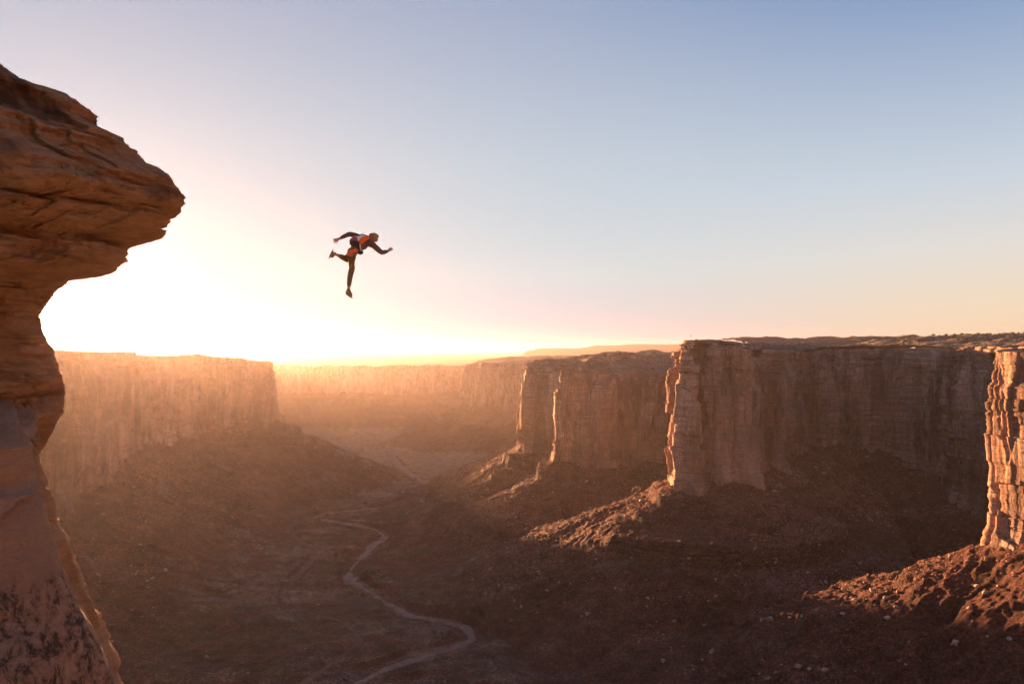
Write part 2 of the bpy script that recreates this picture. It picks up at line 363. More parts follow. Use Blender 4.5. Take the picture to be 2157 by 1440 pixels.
def line_dist(L, X, Y, step=3):
    best = np.full(X.shape, 1e9); m = (Y > L[:, 1].min()-60) & (Y < L[:, 1].max()+60) & (X > L[:, 0].min()-60) & (X < L[:, 0].max()+60)
    x, y = X[m], Y[m]; bb = np.full(x.shape, 1e18)
    Ls = L[::step]
    for a, b in zip(Ls[:-1], Ls[1:]):
        dx, dy = b-a; t = np.clip(((x-a[0])*dx+(y-a[1])*dy)/(dx*dx+dy*dy+1e-9), 0, 1)
        bb = np.minimum(bb, (x-a[0]-t*dx)**2+(y-a[1]-t*dy)**2)
    best[m] = np.sqrt(bb); return best
def smooth_floor(X, Y): return np.interp(Y, FY, FZ) + 5.0*fbm2(X/190, Y/190, 2, 5)
def full_ground(X, Y):
    z = ground_z(X, Y)
    dw = line_dist(wash, X, Y); dr = line_dist(road, X, Y)
    sf = smooth_floor(X, Y)
    wz = sf - 2.6 + 1.0*sstep(950, 1400, Y); m = 1 - sstep(7, 16, dw + 3*noise2(X/9, Y/9, 101))
    z = z*(1-m) + (wz)*m
    m = (1 - sstep(3.5, 9, dr))*(1-m)
    z = z*(1-m) + (sf - 0.3)*m
    return z

nth, nr = 1080, 1180
th = np.linspace(R(-41), R(41), nth)
rr = np.concatenate([np.linspace(8, 240, 60)[:-1], np.geomspace(240, 4300, nr)])
TH, RR = np.meshgrid(th, rr); X = RR*np.sin(TH); Y = RR*np.cos(TH)
Z = full_ground(X, Y)
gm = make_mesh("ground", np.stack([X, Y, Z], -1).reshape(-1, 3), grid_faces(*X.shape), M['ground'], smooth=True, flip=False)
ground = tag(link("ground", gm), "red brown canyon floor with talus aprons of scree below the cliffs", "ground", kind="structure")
class Sampler:
    """height of the built ground mesh itself, bilinear"""
    def __call__(s, x, y):
        x = np.asarray(x, float); y = np.asarray(y, float)
        a = (np.arctan2(x, y) - th[0])/(th[1]-th[0]); b = np.interp(np.hypot(x, y), rr, np.arange(len(rr)))
        i = np.clip(a.astype(int), 0, len(th)-2); j = np.clip(b.astype(int), 0, len(rr)-2)
        u = np.clip(a-i, 0, 1); v = np.clip(b-j, 0, 1)
        return (Z[j, i]*(1-u)+Z[j, i+1]*u)*(1-v) + (Z[j+1, i]*(1-u)+Z[j+1, i+1]*u)*v
gz = Sampler()

def ribbon(name, L, width, mat, lift, seed):
    t = np.gradient(L, axis=0); t /= np.linalg.norm(t, axis=1)[:, None]; nrm = np.stack([t[:, 1], -t[:, 0]], 1)
    k = np.arange(len(L)); w = width*np.clip(1 + 0.7*noise2(k/11, 0*k, seed) + 0.45*noise2(k/3.5, 0*k, seed+1), 0.3, 2)
    u = np.linspace(-1, 1, 9); w = w*(1 + 0.9*sstep(950, 1500, L[:, 1])); side = np.where(u[None, :] < 0, 1 + 0.5*noise2(k/2.2, 0*k, seed+5)[:, None], 1 + 0.5*noise2(k/2.6, 0*k, seed+6)[:, None])
    P = L[:, None, :] + nrm[:, None, :]*(u[None, :, None]*(w[:, None]*side)[..., None]/2)
    zz = np.maximum(gz(P[..., 0], P[..., 1]), 0*P[..., 0]-1e9)
    far_ = sstep(1000, 1500, L[:, 1])[:, None]; zz = zz + lift*(1-u[None, :]**4*1.6) + far_*3.4
    return make_mesh(name, np.concatenate([P, zz[..., None]], -1).reshape(-1, 3), grid_faces(len(L), 9), mat, smooth=True)
tag(link("river_bed", ribbon("river_bed", wash, 7.0, M['sand'], 0.55, 3)), "pale sandy dry wash winding along the canyon floor", "dry wash", kind="structure")
tag(link("dirt_road", ribbon("dirt_road", road, 3.6, M['road'], 0.45, 7)), "reddish dirt track winding left of the dry wash", "dirt road", kind="structure")

# ------------------------------------------------------------------ cliffs
def blocks(s, z, L, H, seed, e=0.12, warp=0.35, zj=0.45):
    t = s/L + warp*noise2(s/L*0.6, z/(H*1.5), seed+5); c = np.floor(t); f = t - c
    def hv(cc):
        zz = z/H + 3.1*hsh(cc, seed+1); zc = np.floor(zz)
        return hsh(cc, seed+2) + zj*hsh(cc, seed+3, zc)
    a, b = hv(c), hv(c+1); w = sstep(1-e, 1.0, f)
    groove = np.exp(-((f - 1 + e/2)/(e*0.6))**2) + np.exp(-((f + e/2)/(e*0.6))**2)
    return a + (b-a)*w, groove
def cliff_mesh(key, ds, dz, smooth, seed, amp=1.0, ledge=1.0, top=None, s_rng=None, bed_at=None, recess=1.0, rim=0.8):
    s, Q = resample(PATH[key], ds, smooth)
    if s_rng is not None: m = (s >= s_rng[0]) & (s <= s_rng[1]); s, Q = s[m], Q[m]
    Q[:, 2] += rim*(2.2*fbm2(s/55, 0*s, 3, seed+7) + 0.9*hsh(np.floor(s/21), seed+8) + 0.6*hsh(np.floor(s/8), seed+9))
    t = np.gradient(Q[:, :2], axis=0)
    w = max(3, int(14/ds)); ker = np.ones(w)/w
    t = np.stack([np.convolve(np.pad(t[:, k], w//2, mode='edge'), ker, 'valid')[:len(s)] for k in range(2)], 1)
    t /= np.linalg.norm(t, axis=1)[:, None] + 1e-9
    nrm = np.stack([t[:, 1], -t[:, 0]], 1)
    H = (Q[:, 2]-Q[:, 3]).max(); nrow = int(H*1.0/dz)
    h = np.concatenate([np.linspace(1, 0, nrow), np.linspace(0, -0.25, 14)[1:]])
    z = Q[None, :, 3] + h[:, None]*(Q[:, 2]-Q[:, 3])[None, :]; ss = s[None, :] + 0*z
    hh = h[:, None] + 0*z; dep = (Q[None, :, 2] - z)
    ins = np.zeros_like(z)
    beddy = 0*z if bed_at is None else sstep(bed_at[0], bed_at[0]+60, ss)*(1-sstep(bed_at[1], bed_at[1]+60, ss))*(0.25+0.75*sstep(45, 62, dep))
    # ledgy cap rock: a stair of thin beds
    for k in range(9):
        lz = 3.0 + k*3.6 + 1.8*noise2(ss/60, 0*ss + k, seed+10+k) + 0.8*noise2(ss/11, 0*ss + k, seed+30+k)
        wd = 1.35*np.clip(1.5 + 3.0*noise2(ss/30, 0*ss + k*3.3, seed+50+k) + 1.2*noise2(ss/7, 0*ss + k*3.3, seed+55+k), 0, 9)*(1 - 0.07*k)
        ins = ins + ledge*wd*(1-sstep(lz-0.55, lz+0.55, dep))
    b1, g1 = blocks(ss, z, 40, 160, seed+100, 0.09, 0.45, 0.0); b2, g2 = blocks(ss, z, 19, 45, seed+110, 0.10, 0.3, 0.25)
    b3, g3 = blocks(ss, z, 7.5, 17, seed+120, 0.16); b4, _ = blocks(ss, z, 3.0, 7, seed+130, 0.3)
    face = sstep(2, 22, dep)
    rg = sstep(-0.25, 0.35, fbm2(ss/55, z/60, 3, seed+135))           # rough stretches between smooth panels
    out = (5.6*b1 + 3.8*b2 + 1.5*b3*(0.25+rg) + 0.4*b4*rg - 2.6*g2*(0.25+0.75*rg)*(0.4+0.6*face) - 4.5*g1 - 0.35*g3*rg)
    out = out + 2.5*fbm2(ss/30, z/40, 4, seed+140) + 0.5*fbm2(ss/2.5, z/9, 3, seed+150)
    ch = noise2(ss/27 + 0.25*noise2(ss/30, z/50, seed+192), 0*ss + z/260, seed+190); out = out - recess*13*sstep(0.26, 0.5, ch)*(0.35+0.65*face)
    for q_, wd_, dp_ in ((26, 0.13, 8.0), (11, 0.14, 3.2)):              # open joints splitting the wall
        cn = noise2(ss/q_ + 0.12*noise2(ss/9, z/14, seed+200), 0*ss + z/420, seed+201+q_)
        out = out - recess*dp_*np.exp(-(cn/wd_)**2)*sstep(-0.35, 0.25, noise2(ss/40, z/45, seed+205+q_))*(0.3+0.7*face)
    # arches and alcoves spalled from the lower wall
    a = fbm2(ss/42, z/26, 3, seed+160); out = out - 4.0*sstep(0.22, 0.30, a)*face
    bq = z/1.9 + 1.6*noise2(ss/40, z/30, seed+170); beds = (0.3 + 0.9*sstep(26, 6, dep))*hsh(np.floor(bq), seed+171)
    bq2 = z/6.5 + 0.8*noise2(ss/70, z/40, seed+172); bf = bq2 - np.floor(bq2); beds = beds + (0.9 + beddy*1.6)*hsh(np.floor(bq2), seed+173, np.floor(ss/37)) - (0.3+beddy*1.5)*np.exp(-(bf/0.07)**2)
    out = (out*amp + beds)*(0.3 + 0.7*sstep(0, 14, dep))
    out = out + np.clip(-(hh - 0.10), 0, 1)*22 + np.clip(0.12-hh, 0, 0.12)*10
    off = out - ins
    P = Q[None, :, :2] + nrm[None, :, :]*off[..., None]
    V = np.concatenate([P, z[..., None]], -1)
    # rim strip running back onto the plateau
    w = max(3, int(80/ds)); w = min(w, len(s)//2*2-1); tt = np.stack([np.convolve(np.pad(np.gradient(Q[:, k]), w//2, mode='edge'), np.ones(w)/w, 'valid')[:len(s)] for k in range(2)], 1)
    tt /= np.linalg.norm(tt, axis=1)[:, None] + 1e-9; nin = np.stack([tt[:, 1], -tt[:, 0]], 1)
    e = V[0]; back = []
    for dist, dzz in ((26, -2.5), (14, 0.1), (7, 0.35), (3, 0.2)):
        q = e.copy(); q[:, :2] -= nin*dist; q[:, 2] += dzz + 0.35*fbm2(q[:, 0]/8, q[:, 1]/8, 3, seed+180)*(dist > 4); back.append(q)
    V = np.concatenate([np.array(back), V], 0)
    return V.reshape(-1, 3), grid_faces(V.shape[0], V.shape[1])
def top_patch(key, xs, ys, zfun, inset):
    X, Y = np.meshgrid(xs, ys); i = inside(POLY[key], X, Y); d, ztp, zb, sp = nearest(PATH[key], X, Y)
    Z = zfun(X, Y, d, ztp); ok = i & (d > inset); fc = grid_faces(*X.shape); okf = ok.ravel()[fc].all(1)
    used = np.unique(fc[okf]); mp = -np.ones(X.size, int); mp[used] = np.arange(len(used))
    return np.stack([X, Y, Z], -1).reshape(-1, 3)[used], mp[fc[okf]]
def slabs(X, Y, seed, sc=1.0):
    """weathered slickrock: flat plates stepping over one another"""
    q = fbm2(X/55/sc, Y/55/sc, 4, seed)*9 + fbm2(X/13, Y/13, 3, seed+9)*1.6
    return (np.floor(q) + sstep(0.82, 1.0, q - np.floor(q)))*1.7
TOPZ = {}
def mesa(key, name, label, ds, dz, smooth, seed, xs, ys, zf, amp=1.0, ledge=1.0, inset=16, s_rng=None, bed_at=None, recess=1.0):
    V1, F1 = cliff_mesh(key, ds, dz, smooth, seed, amp, ledge, s_rng=s_rng, bed_at=bed_at, recess=recess, rim={'L': 1.5, 'F': 2.0, 'R3': 1.5}.get(key, 0.7))
    V2, F2 = top_patch(key, xs, ys, zf, inset)
    TOPZ[key] = zf
    me = make_mesh(name, np.vstack([V1, V2]), np.vstack([F1, F2 + len(V1)]), M['cliff'])
    return tag(link(name, me), label, "cliff")

mesa('L', 'mesa_cliff', "long shaded orange cliff wall below the sun, ending in a blunt corner over the valley", 1.5, 1.2, 16, 1000,
     np.arange(-3000, -30, 16), np.arange(-20, 3000, 16), lambda X, Y, d, t: t + 3*sstep(10, 200, d) + slabs(X, Y, 1001)*0.3, s_rng=(150, 2600))
mesa('R1', 'mesa_cliff', "tall right cliff with sunlit buttress edge and deep shaded alcove under the shrubby plateau", 0.85, 0.75, 9, 2000,
     np.arange(120, 1380, 3.2), np.arange(490, 1500, 3.2), lambda X, Y, d, t: t + 0.8 + 18*sstep(5, 330, d) + slabs(X, Y, 2001)*0.6 - 0.5, s_rng=(200, 1300), bed_at=(860, 1300))
mesa('R2', 'mesa_cliff', "lower middle cliff behind the tall buttress, with bright sunlit corner strip and slabby top", 1.0, 0.9, 8, 3000,
     np.arange(-10, 480, 3.2), np.arange(800, 1500, 3.2), lambda X, Y, d, t: t + 0.8 + 10.5*sstep(5, 110, d) - 8*sstep(200, 420, d) + slabs(X, Y, 3001)*0.9, s_rng=(250, 1000))
mesa('R3', 'mesa_cliff', "small hazy promontory cliff in the distance at the mouth of the side canyon", 2.0, 1.8, 14, 4000,
     np.arange(-140, 500, 12), np.arange(1800, 2800, 12), lambda X, Y, d, t: t + 1 + 7*sstep(5, 120, d) + slabs(X, Y, 4001)*.5, amp=1.3)
mesa('R0', 'mesa_cliff', "near buttress at the right edge glowing orange in full low sun", 0.5, 0.5, 6, 5000,
     np.arange(250, 1390, 5), np.arange(-50, 560, 5), lambda X, Y, d, t: t + 0.8 + slabs(X, Y, 5001)*0.3, amp=0.55, ledge=0.5, inset=8, recess=0.5)
def far_top(X, Y, d, t):
    z = t + 4*fbm2(X/500, Y/500, 4, 6001) - 6*sstep(0, 900, d)
    px = CX + X/Y*F
    def mes(a, b, c, e, y0, y1): return sstep(a, b, px)*(1-sstep(c, e, px))*sstep(y0, y0+220, Y)*(1-sstep(y1, y1+300, Y))
    z = z + 60*mes(1090, 1112, 1900, 2200, 7000, 9000) + 25*mes(1120, 1135, 1900, 2200, 7400, 9000) + 35*mes(1215, 1260, 1900, 2200, 8000, 9500) + 14*mes(1300, 1330, 1900, 2200, 8400, 10000)
    z = z + 62*mes(480, 500, 735, 760, 9800, 11500) + 20*mes(560, 600, 690, 715, 10200, 11500) + 55*mes(-900, -800, 480, 520, 10600, 12000)
    z = z + 10*sstep(12500, 14200, Y)
    return z
mesa('F', 'mesa_cliff', "long hazy far canyon wall closing the valley below the distant plateau", 4.0, 3.0, 60, 6000,
     np.arange(-7600, 4000, 34), np.concatenate([np.arange(2900, 7000, 40), np.geomspace(7000, 14500, 90)]), far_top, amp=1.8, ledge=1.5, inset=20)
mesa('N', 'mesa_cliff', "canyon rim on the viewer's side carrying the camera position", 3.0, 3.0, 20, 7000,
     np.arange(-40, 430, 12), np.arange(-390, 0, 12), lambda X, Y, d, t: t + 1, inset=10)

# ------------------------------------------------------------------ near rock on the left
def mat_near(name, speck):
    n = N(name, 0.88)
    q = n.pos((0.5, 0.5, 2.6), rot=(R(6), R(-13), 0))
    beds = n.noise(None, 8, 0.68, vec=q, sc=0.9, dist=0.5)
    base = n.ramp(beds, [(0.3, (0.40, 0.18, 0.08)), (0.46, (0.62, 0.31, 0.155)), (0.58, (0.50, 0.23, 0.105)), (0.72, (0.70, 0.41, 0.235))])
    v = n.ramp(n.noise((0.42, 0.42, 0.30), 6, 0.62, dist=0.5), [(0.47, 0.0), (0.60, 0.9)])
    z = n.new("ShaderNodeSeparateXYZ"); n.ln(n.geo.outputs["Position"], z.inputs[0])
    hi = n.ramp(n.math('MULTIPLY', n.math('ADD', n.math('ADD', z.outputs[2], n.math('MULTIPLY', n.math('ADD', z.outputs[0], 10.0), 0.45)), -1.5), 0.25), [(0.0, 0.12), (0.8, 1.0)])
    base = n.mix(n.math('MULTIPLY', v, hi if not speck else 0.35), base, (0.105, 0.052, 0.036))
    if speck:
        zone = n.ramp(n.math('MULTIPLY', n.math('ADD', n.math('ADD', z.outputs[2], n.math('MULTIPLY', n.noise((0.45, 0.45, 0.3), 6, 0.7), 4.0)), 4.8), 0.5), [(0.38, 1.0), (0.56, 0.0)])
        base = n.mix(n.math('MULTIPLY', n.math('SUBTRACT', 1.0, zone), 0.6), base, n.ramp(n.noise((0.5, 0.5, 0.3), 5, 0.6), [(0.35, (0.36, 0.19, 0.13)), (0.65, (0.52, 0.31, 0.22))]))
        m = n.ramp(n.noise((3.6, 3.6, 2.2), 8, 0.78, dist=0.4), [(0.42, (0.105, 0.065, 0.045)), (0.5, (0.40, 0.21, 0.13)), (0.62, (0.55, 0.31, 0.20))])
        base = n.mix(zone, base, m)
    h1 = n.noise(None, 9, 0.72, vec=n.pos((1.2, 1.2, 5.0), rot=(R(6), R(-13), 0)), sc=1.0, dist=0.3); h2 = n.noise((9, 9, 9), 6, 0.7)
    b = n.bump(h1, 0.45, 1.0); b = n.bump(h2, 0.07, 0.9, b)
    return n.done(base, b)
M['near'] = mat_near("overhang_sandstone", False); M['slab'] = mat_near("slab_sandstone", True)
def near_rock(name, label, sil, y0_of, tmpl, mat, seed, n_rows, n_cols, front, jag, disp):
    sil = np.array(sil, float); py = np.concatenate([np.linspace(sil[0, 0], 1500, n_rows), np.linspace(1500, sil[-1, 0], 60)[1:]])
    px = np.interp(py, sil[:, 0], sil[:, 1])
    Y0 = y0_of(py); z = (HY-py)/F*Y0
    T = np.array(tmpl, float)
    for _ in range(3):
        T2 = [T[0]]
        for a, b in zip(T[:-1], T[1:]): T2 += [a*0.8+b*0.2, a*0.2+b*0.8]
        T = np.array(T2 + [T[-1]])
    sg = np.concatenate([[0], np.cumsum(np.hypot(*np.diff(T, axis=0).T))]); it = sg[np.argmax(T[:, 0])]
    f0, f1 = it - front, it + 3.0
    u = np.concatenate([np.linspace(0, f0, 24)[:-1], np.linspace(f0, f1, n_cols), np.linspace(f1, sg[-1], 24)[1:]])
    C = np.stack([np.interp(u, sg, T[:, 0]), np.interp(u, sg, T[:, 1])], 1)
    t = np.gradient(C, axis=0); t /= np.linalg.norm(t, axis=1)[:, None] + 1e-9; nn = np.stack([t[:, 1], -t[:, 0]], 1)
    xr = (px-CX)/F*Y0
    X = xr[:, None] + C[None, :, 0]; Y = Y0[:, None] + C[None, :, 1]; Zr = z[:, None] + 0*X
    uu = u[None, :] + 0*X
    d = disp(X, Y, Zr, uu - it, seed)
    X = X + nn[None, :, 0]*d; Y = Y + nn[None, :, 1]*d
    tgt = (px + jag*noise2(py/7, 0*py, seed+3) + 0.5*jag*noise2(py/2.6, 0*py, seed+4) - CX)/F
    for _ in range(4):
        k = np.argmax(X/np.maximum(Y, 1), 1); r = np.arange(len(py))
        X = X + (tgt - (X/Y)[r, k])[:, None]*Y[r, k][:, None]
    yk = np.convolve(np.pad(Y[r, k], 20, mode='edge'), np.ones(41)/41, 'valid'); zn = np.minimum.accumulate((HY-py)/F*yk); Zr = zn[:, None] + 0*X
    X[:, :2] = X[:, :2].min(1)[:, None]
    V = np.stack([X, Y, Zr], -1)
    V = np.concatenate([V[:1]*np.array([1, 1, 1]) + np.array([-8, 0, 0.8]), V], 0)
    me = make_mesh(name, V.reshape(-1, 3), grid_faces(V.shape[0], V.shape[1]), mat, smooth=True)
    return tag(link(name, me), label, "rock")
def disp_over(X, Y, Z, U, seed):
    q = Z + 0.22*(X+10) + 0.25*fbm2(X/3, Y/3, 3, seed)
    led = 0
    for L, a, k in ((2.1, 0.45, 1), (0.85, 0.34, 2), (0.30, 0.14, 3), (0.12, 0.04, 4)):
        t = q/L + 0.5*noise2(U/(L*3.5), q/(L*4), seed+k); c = np.floor(t); f = t-c
        led = led + a*(hsh(c, seed+9+k, np.floor(U/(L*2.2) + hsh(c, seed+20+k)*3))*(1-0*f))*np.minimum(1, np.minimum(f, 1-f)*16+0.1)
    big = 1.0*fbm2(U/4.5, q/3.5, 4, seed+40) + 0.35*ridge2(U/1.6, q/1.1, 4, seed+50) + 0.07*fbm2(U/0.3, q/0.12, 4, seed+60)
    led = led*(0.35 + 0.65*sstep(-5.0, -2.5, Z))
    return led*(0.4+0.6*sstep(-0.3, 0.3, fbm2(U/5, q/3, 2, seed+70)+0.1)) + big
def disp_slab(X, Y, Z, U, seed):
    step = 0.28*sstep(-0.05, 0.05, Z + 4.3 - 0.55*(U+1.1) + 0.45*fbm2(U/1.5, Z/1.5, 4, seed))
    step = step + 0.16*sstep(-0.04, 0.04, -(Z + 5.75 - 0.5*(U+2.2)) + 0.35*fbm2(U/1.0, Z/1.0, 4, seed+5))*sstep(-6.7, -6.3, Z)*sstep(-1.3, -1.5, U)
    step = step + 0.10*sstep(-0.04, 0.04, Z + 2.1 - 0.8*(U+1.5) + 0.6*fbm2(U/1.8, Z/1.8, 4, seed+9))
    return step + (0.5 + 2.6*sstep(-4.5, -1.0, Z))*fbm2(U/2.6, Z/4, 4, seed+30) + 0.05*fbm2(U/0.35, Z/0.6, 4, seed+40) + 0.10*ridge2(U/2.2, Z/2.0, 4, seed+44)
SIL_A = [(40,-420),(80,-200),(122,-70),(145,-25),(158,0),(168,28),(178,50),(190,75),(204,97),(219,116),(230,150),(240,178),(252,190),(270,203),(283,210),(300,238),(312,272),(325,280),(345,298),
 (358,312),(372,340),(385,362),(393,378),(398,372),(404,370),(412,380),(424,391),(434,380),(444,381),(450,370),(455,352),(475,351),(490,346),(498,338),(503,325),(510,305),(515,290),(520,271),
 (540,268),(555,262),(565,248),(578,235),(585,205),(588,175),(592,142),(600,138),(612,118),(640,97),(665,84),(690,88),(715,98),(735,112),(760,119),(785,128),(810,138),(840,138),(870,133),
 (900,118),(930,98),(960,82),(1000,98),(1030,108),(1060,120),(1090,124),(1120,140),(1150,152),(1180,158),(1198,172),(1230,182),(1260,196),(1290,212),(1320,222),(1350,238),(1378,252),(1395,259),
 (1410,252),(1440,262),(1500,280),(1800,300),(9000,380)]
SIL_B = [(640,-60),(700,10),(760,50),(820,72),(870,82),(905,80),(935,70),(965,74),(1000,78),(1040,86),(1080,98),(1120,112),(1160,126),(1190,134),(1230,152),(1280,172),(1320,196),(1360,214),(1400,232),
 (1440,246),(1500,262),(1800,300),(9000,380)]
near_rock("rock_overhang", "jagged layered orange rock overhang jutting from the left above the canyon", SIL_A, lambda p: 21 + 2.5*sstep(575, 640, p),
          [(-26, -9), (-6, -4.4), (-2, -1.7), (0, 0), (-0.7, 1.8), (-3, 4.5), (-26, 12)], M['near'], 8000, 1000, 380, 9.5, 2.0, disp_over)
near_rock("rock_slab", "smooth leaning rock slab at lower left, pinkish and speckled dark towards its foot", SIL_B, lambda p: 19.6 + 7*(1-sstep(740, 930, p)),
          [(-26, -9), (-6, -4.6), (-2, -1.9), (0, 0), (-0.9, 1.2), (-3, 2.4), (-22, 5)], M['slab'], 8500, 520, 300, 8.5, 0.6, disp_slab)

# ------------------------------------------------------------------ rocks
rng = np.random.default_rng(11); random.seed(5)
def rock_verts(seed, n=16, flat=0.65, sub=False):
    r = np.random.default_rng(seed); p = r.normal(size=(n, 3)); p /= np.linalg.norm(p, axis=1)[:, None]
    p *= r.uniform(0.82, 1.08, (n, 1)); p *= np.array([1.0, r.uniform(0.6, 0.95), flat*r.uniform(0.7, 1.15)])
    bm = bmesh.new()
    for q in p: bm.verts.new(q)
    bmesh.ops.convex_hull(bm, input=bm.verts[:])
    for v in [v for v in bm.verts if not v.link_faces]: bm.verts.remove(v)
    if sub:
        bmesh.ops.bevel(bm, geom=bm.edges[:], offset=0.06, segments=1, affect='EDGES', clamp_overlap=True)
    bmesh.ops.triangulate(bm, faces=bm.faces[:])
    bm.verts.index_update(); V = np.array([v.co[:] for v in bm.verts]); Fc = np.array([[v.index for v in f.verts] for f in bm.faces]); bm.free()
    return V, Fc
def rot_mats(n, r, tilt=0.5):
    a = r.uniform(0, 2*np.pi, n); b = r.normal(0, tilt, n); c = r.normal(0, tilt, n)
    ca, sa, cb, sb, cc, sc2 = np.cos(a), np.sin(a), np.cos(b), np.sin(b), np.cos(c), np.sin(c); o, z0 = np.ones(n), np.zeros(n)
    Rz = np.stack([ca, -sa, z0, sa, ca, z0, z0, z0, o], -1).reshape(n, 3, 3); Rx = np.stack([o, z0, z0, z0, cb, -sb, z0, sb, cb], -1).reshape(n, 3, 3)
    Ry = np.stack([cc, z0, sc2, z0, o, z0, -sc2, z0, cc], -1).reshape(n, 3, 3)
    return Rz @ Rx @ Ry
def scatter(protos, P, size, r, tilt=0.5):
    Vs, Fs, off = [], [], 0; pick = r.integers(0, len(protos), len(P)); Rm = rot_mats(len(P), r, tilt)
    for k, (V, Fc) in enumerate(protos):
        m = pick == k
        if not m.any(): continue
        v = np.einsum('nij,vj->nvi', Rm[m], V)*size[m][:, None, None] + P[m][:, None, :]
        f = Fc[None] + (np.arange(m.sum())*len(V))[:, None, None] + off
        Vs.append(v.reshape(-1, 3)); Fs.append(f.reshape(-1, Fc.shape[1])); off += v.shape[0]*v.shape[1]
    return np.vstack(Vs), np.vstack(Fs)
def height_above_floor(x, y): return gz(x, y) - smooth_floor(x, y)
def in_any(x, y):
    r = np.zeros(x.shape, bool)
    for k in POLY: r |= inside(POLY[k], x, y)
    return r
# candidate spots, denser on the scree
n = 420000
D = np.exp(rng.uniform(np.log(330), np.log(1700), n)); a = rng.uniform(R(-36), R(36), n)
x, y = D*np.sin(a), D*np.cos(a); h = height_above_floor(x, y)
dens = (0.10 + 0.9*np.clip(h/30, 0, 1))*sstep(-0.25, 0.45, fbm2(x/70, y/70, 3, 301)) * np.clip(D/900, 0.25, 1)
dens *= 1 + 1.2*((x > 150) & (y < 700))
ok = (rng.uniform(0, 1, n) < dens*0.62) & ~in_any(x, y) & (line_dist(wash, x, y) > 9) & (line_dist(road, x, y) > 6)
x, y = x[ok], y[ok]; sz = 0.42*np.exp(rng.normal(0, 0.5, len(x)))*np.clip(np.hypot(x, y)/520, 0.8, 2.2)
protos = [rock_verts(k, 10, 0.6) for k in range(10)]
V, Fc = scatter(protos, np.stack([x, y, gz(x, y) + sz*0.15], 1), sz, rng)
tag(link("rubble", make_mesh("rubble", V, Fc, M['rubble'])), "small broken stones strewn over the scree slopes", "rubble", kind="stuff")

bmesh_protos = []
for k in range(9):
    V, Fc = rock_verts(100+k, 22, 0.72, True); bmesh_protos.append(make_mesh("boulder", V, Fc, M['boulder']))
ZONES = [("left", "reddish boulder half buried in the long scree slope under the shaded left cliff", "boulders on the left scree slope"),
         ("buttress", "pale boulder on the steep slope running down from the tall sunlit buttress", "boulders below the tall buttress"),
         ("bowl", "dull brown boulder in the deep shaded bowl of rockfall below the right alcove", "boulders in the shaded bowl"),
         ("spur", "boulder on the dark spur slope beneath the glowing right edge buttress", "boulders on the right spur"),
         ("floor", "dark lone boulder resting on the flat valley floor near the dry wash", "boulders on the valley floor")]
def zone_of(x, y, h):
    px = CX + x/y*F
    if h < 9: return 4
    if px < 800: return 0
    if x > 150 and y < 470: return 3
    return 1 if px < 1500 else 2
def put_boulder(x, y, size, label, group, seed):
    r = random.Random(seed); me = bmesh_protos[seed % len(bmesh_protos)]
    o = link("boulder", me); o.location = (x, y, float(gz(x, y)) + size*0.22); o.scale = (size, size*r.uniform(0.75, 1.1), size*r.uniform(0.6, 1.0))
    o.rotation_euler = (r.gauss(0, 0.35), r.gauss(0, 0.35), r.uniform(0, 6.28)); tag(o, label, "boulder", group); return o
def hit(px, py):
    """point of the ground seen at this place of the photograph"""
    D = np.geomspace(300, 2600, 3000); xx = (px-CX)/F*D; zr = (HY-py)/F*D; g = gz(xx, D); k = np.argmax(g >= zr)
    return float(xx[k]), float(D[k])
NAMED = [((437, 1382), 3.0, "rounded pale boulder low on the left scree, larger of two near the bottom edge"),
         ((494, 1418), 2.6, "flat topped boulder at the bottom edge, right of the rounded pale one"),
         ((350, 1200), 3.6, "long tilted slab boulder on the left scree, midway down the slope"),
         ((1498, 1370), 3.4, "large tan block in the lower bowl, biggest stone of the shaded rockfall"),
         ((1395, 1390), 3.0, "dark angular block just left of the large tan block"),
         ((1620, 1303), 3.2, "upright pinkish boulder in the middle of the shaded rockfall"),
         ((1737, 1225), 2.6, "pale oval boulder high in the shaded bowl beneath the alcove"),
         ((2008, 1352), 2.8, "low dark boulder on the spur slope at lower right"),
         ((1350, 1055), 4.0, "sunlit block perched on the slope left of the tall buttress foot"),
         ((2035, 1182), 2.4, "sunlit standing block on the crest of the right spur")]
for k, ((px_, py_), size, lab) in enumerate(NAMED):
    bx, by = hit(px_, py_); put_boulder(bx, by, size*0.8, lab, None, 40+k)
cnt = 0; tries = 0
while cnt < 250 and tries < 6000:
    tries += 1
    px_ = random.uniform(200, 2157); py_ = random.uniform(930, 1438)
    bx, by = hit(px_, py_)
    if by > 1250 or by < 305: continue
    X1, Y1 = np.array([bx]), np.array([by]); h = float(height_above_floor(X1, Y1)[0])
    if in_any(X1, Y1)[0] or line_dist(wash, X1, Y1)[0] < 14 or line_dist(road, X1, Y1)[0] < 9: continue
    if h < 9 and random.random() < 0.8: continue
    if float(fbm2(X1/60, Y1/60, 3, 311)[0]) < -0.1 and random.random() < 0.7: continue
    z = ZONES[zone_of(bx, by, h)]; size = (1.05 + 1.5*random.random()**2.5)*min(2.2, max(0.9, by/520))
    put_boulder(bx, by, size, (('smaller ', 'mid sized ', 'larger ')[int(size/min(2.2, max(0.9, by/520)) > 1.05) + int(size/min(2.2, max(0.9, by/520)) > 1.45)] + z[1]), z[2], 1000+cnt); cnt += 1

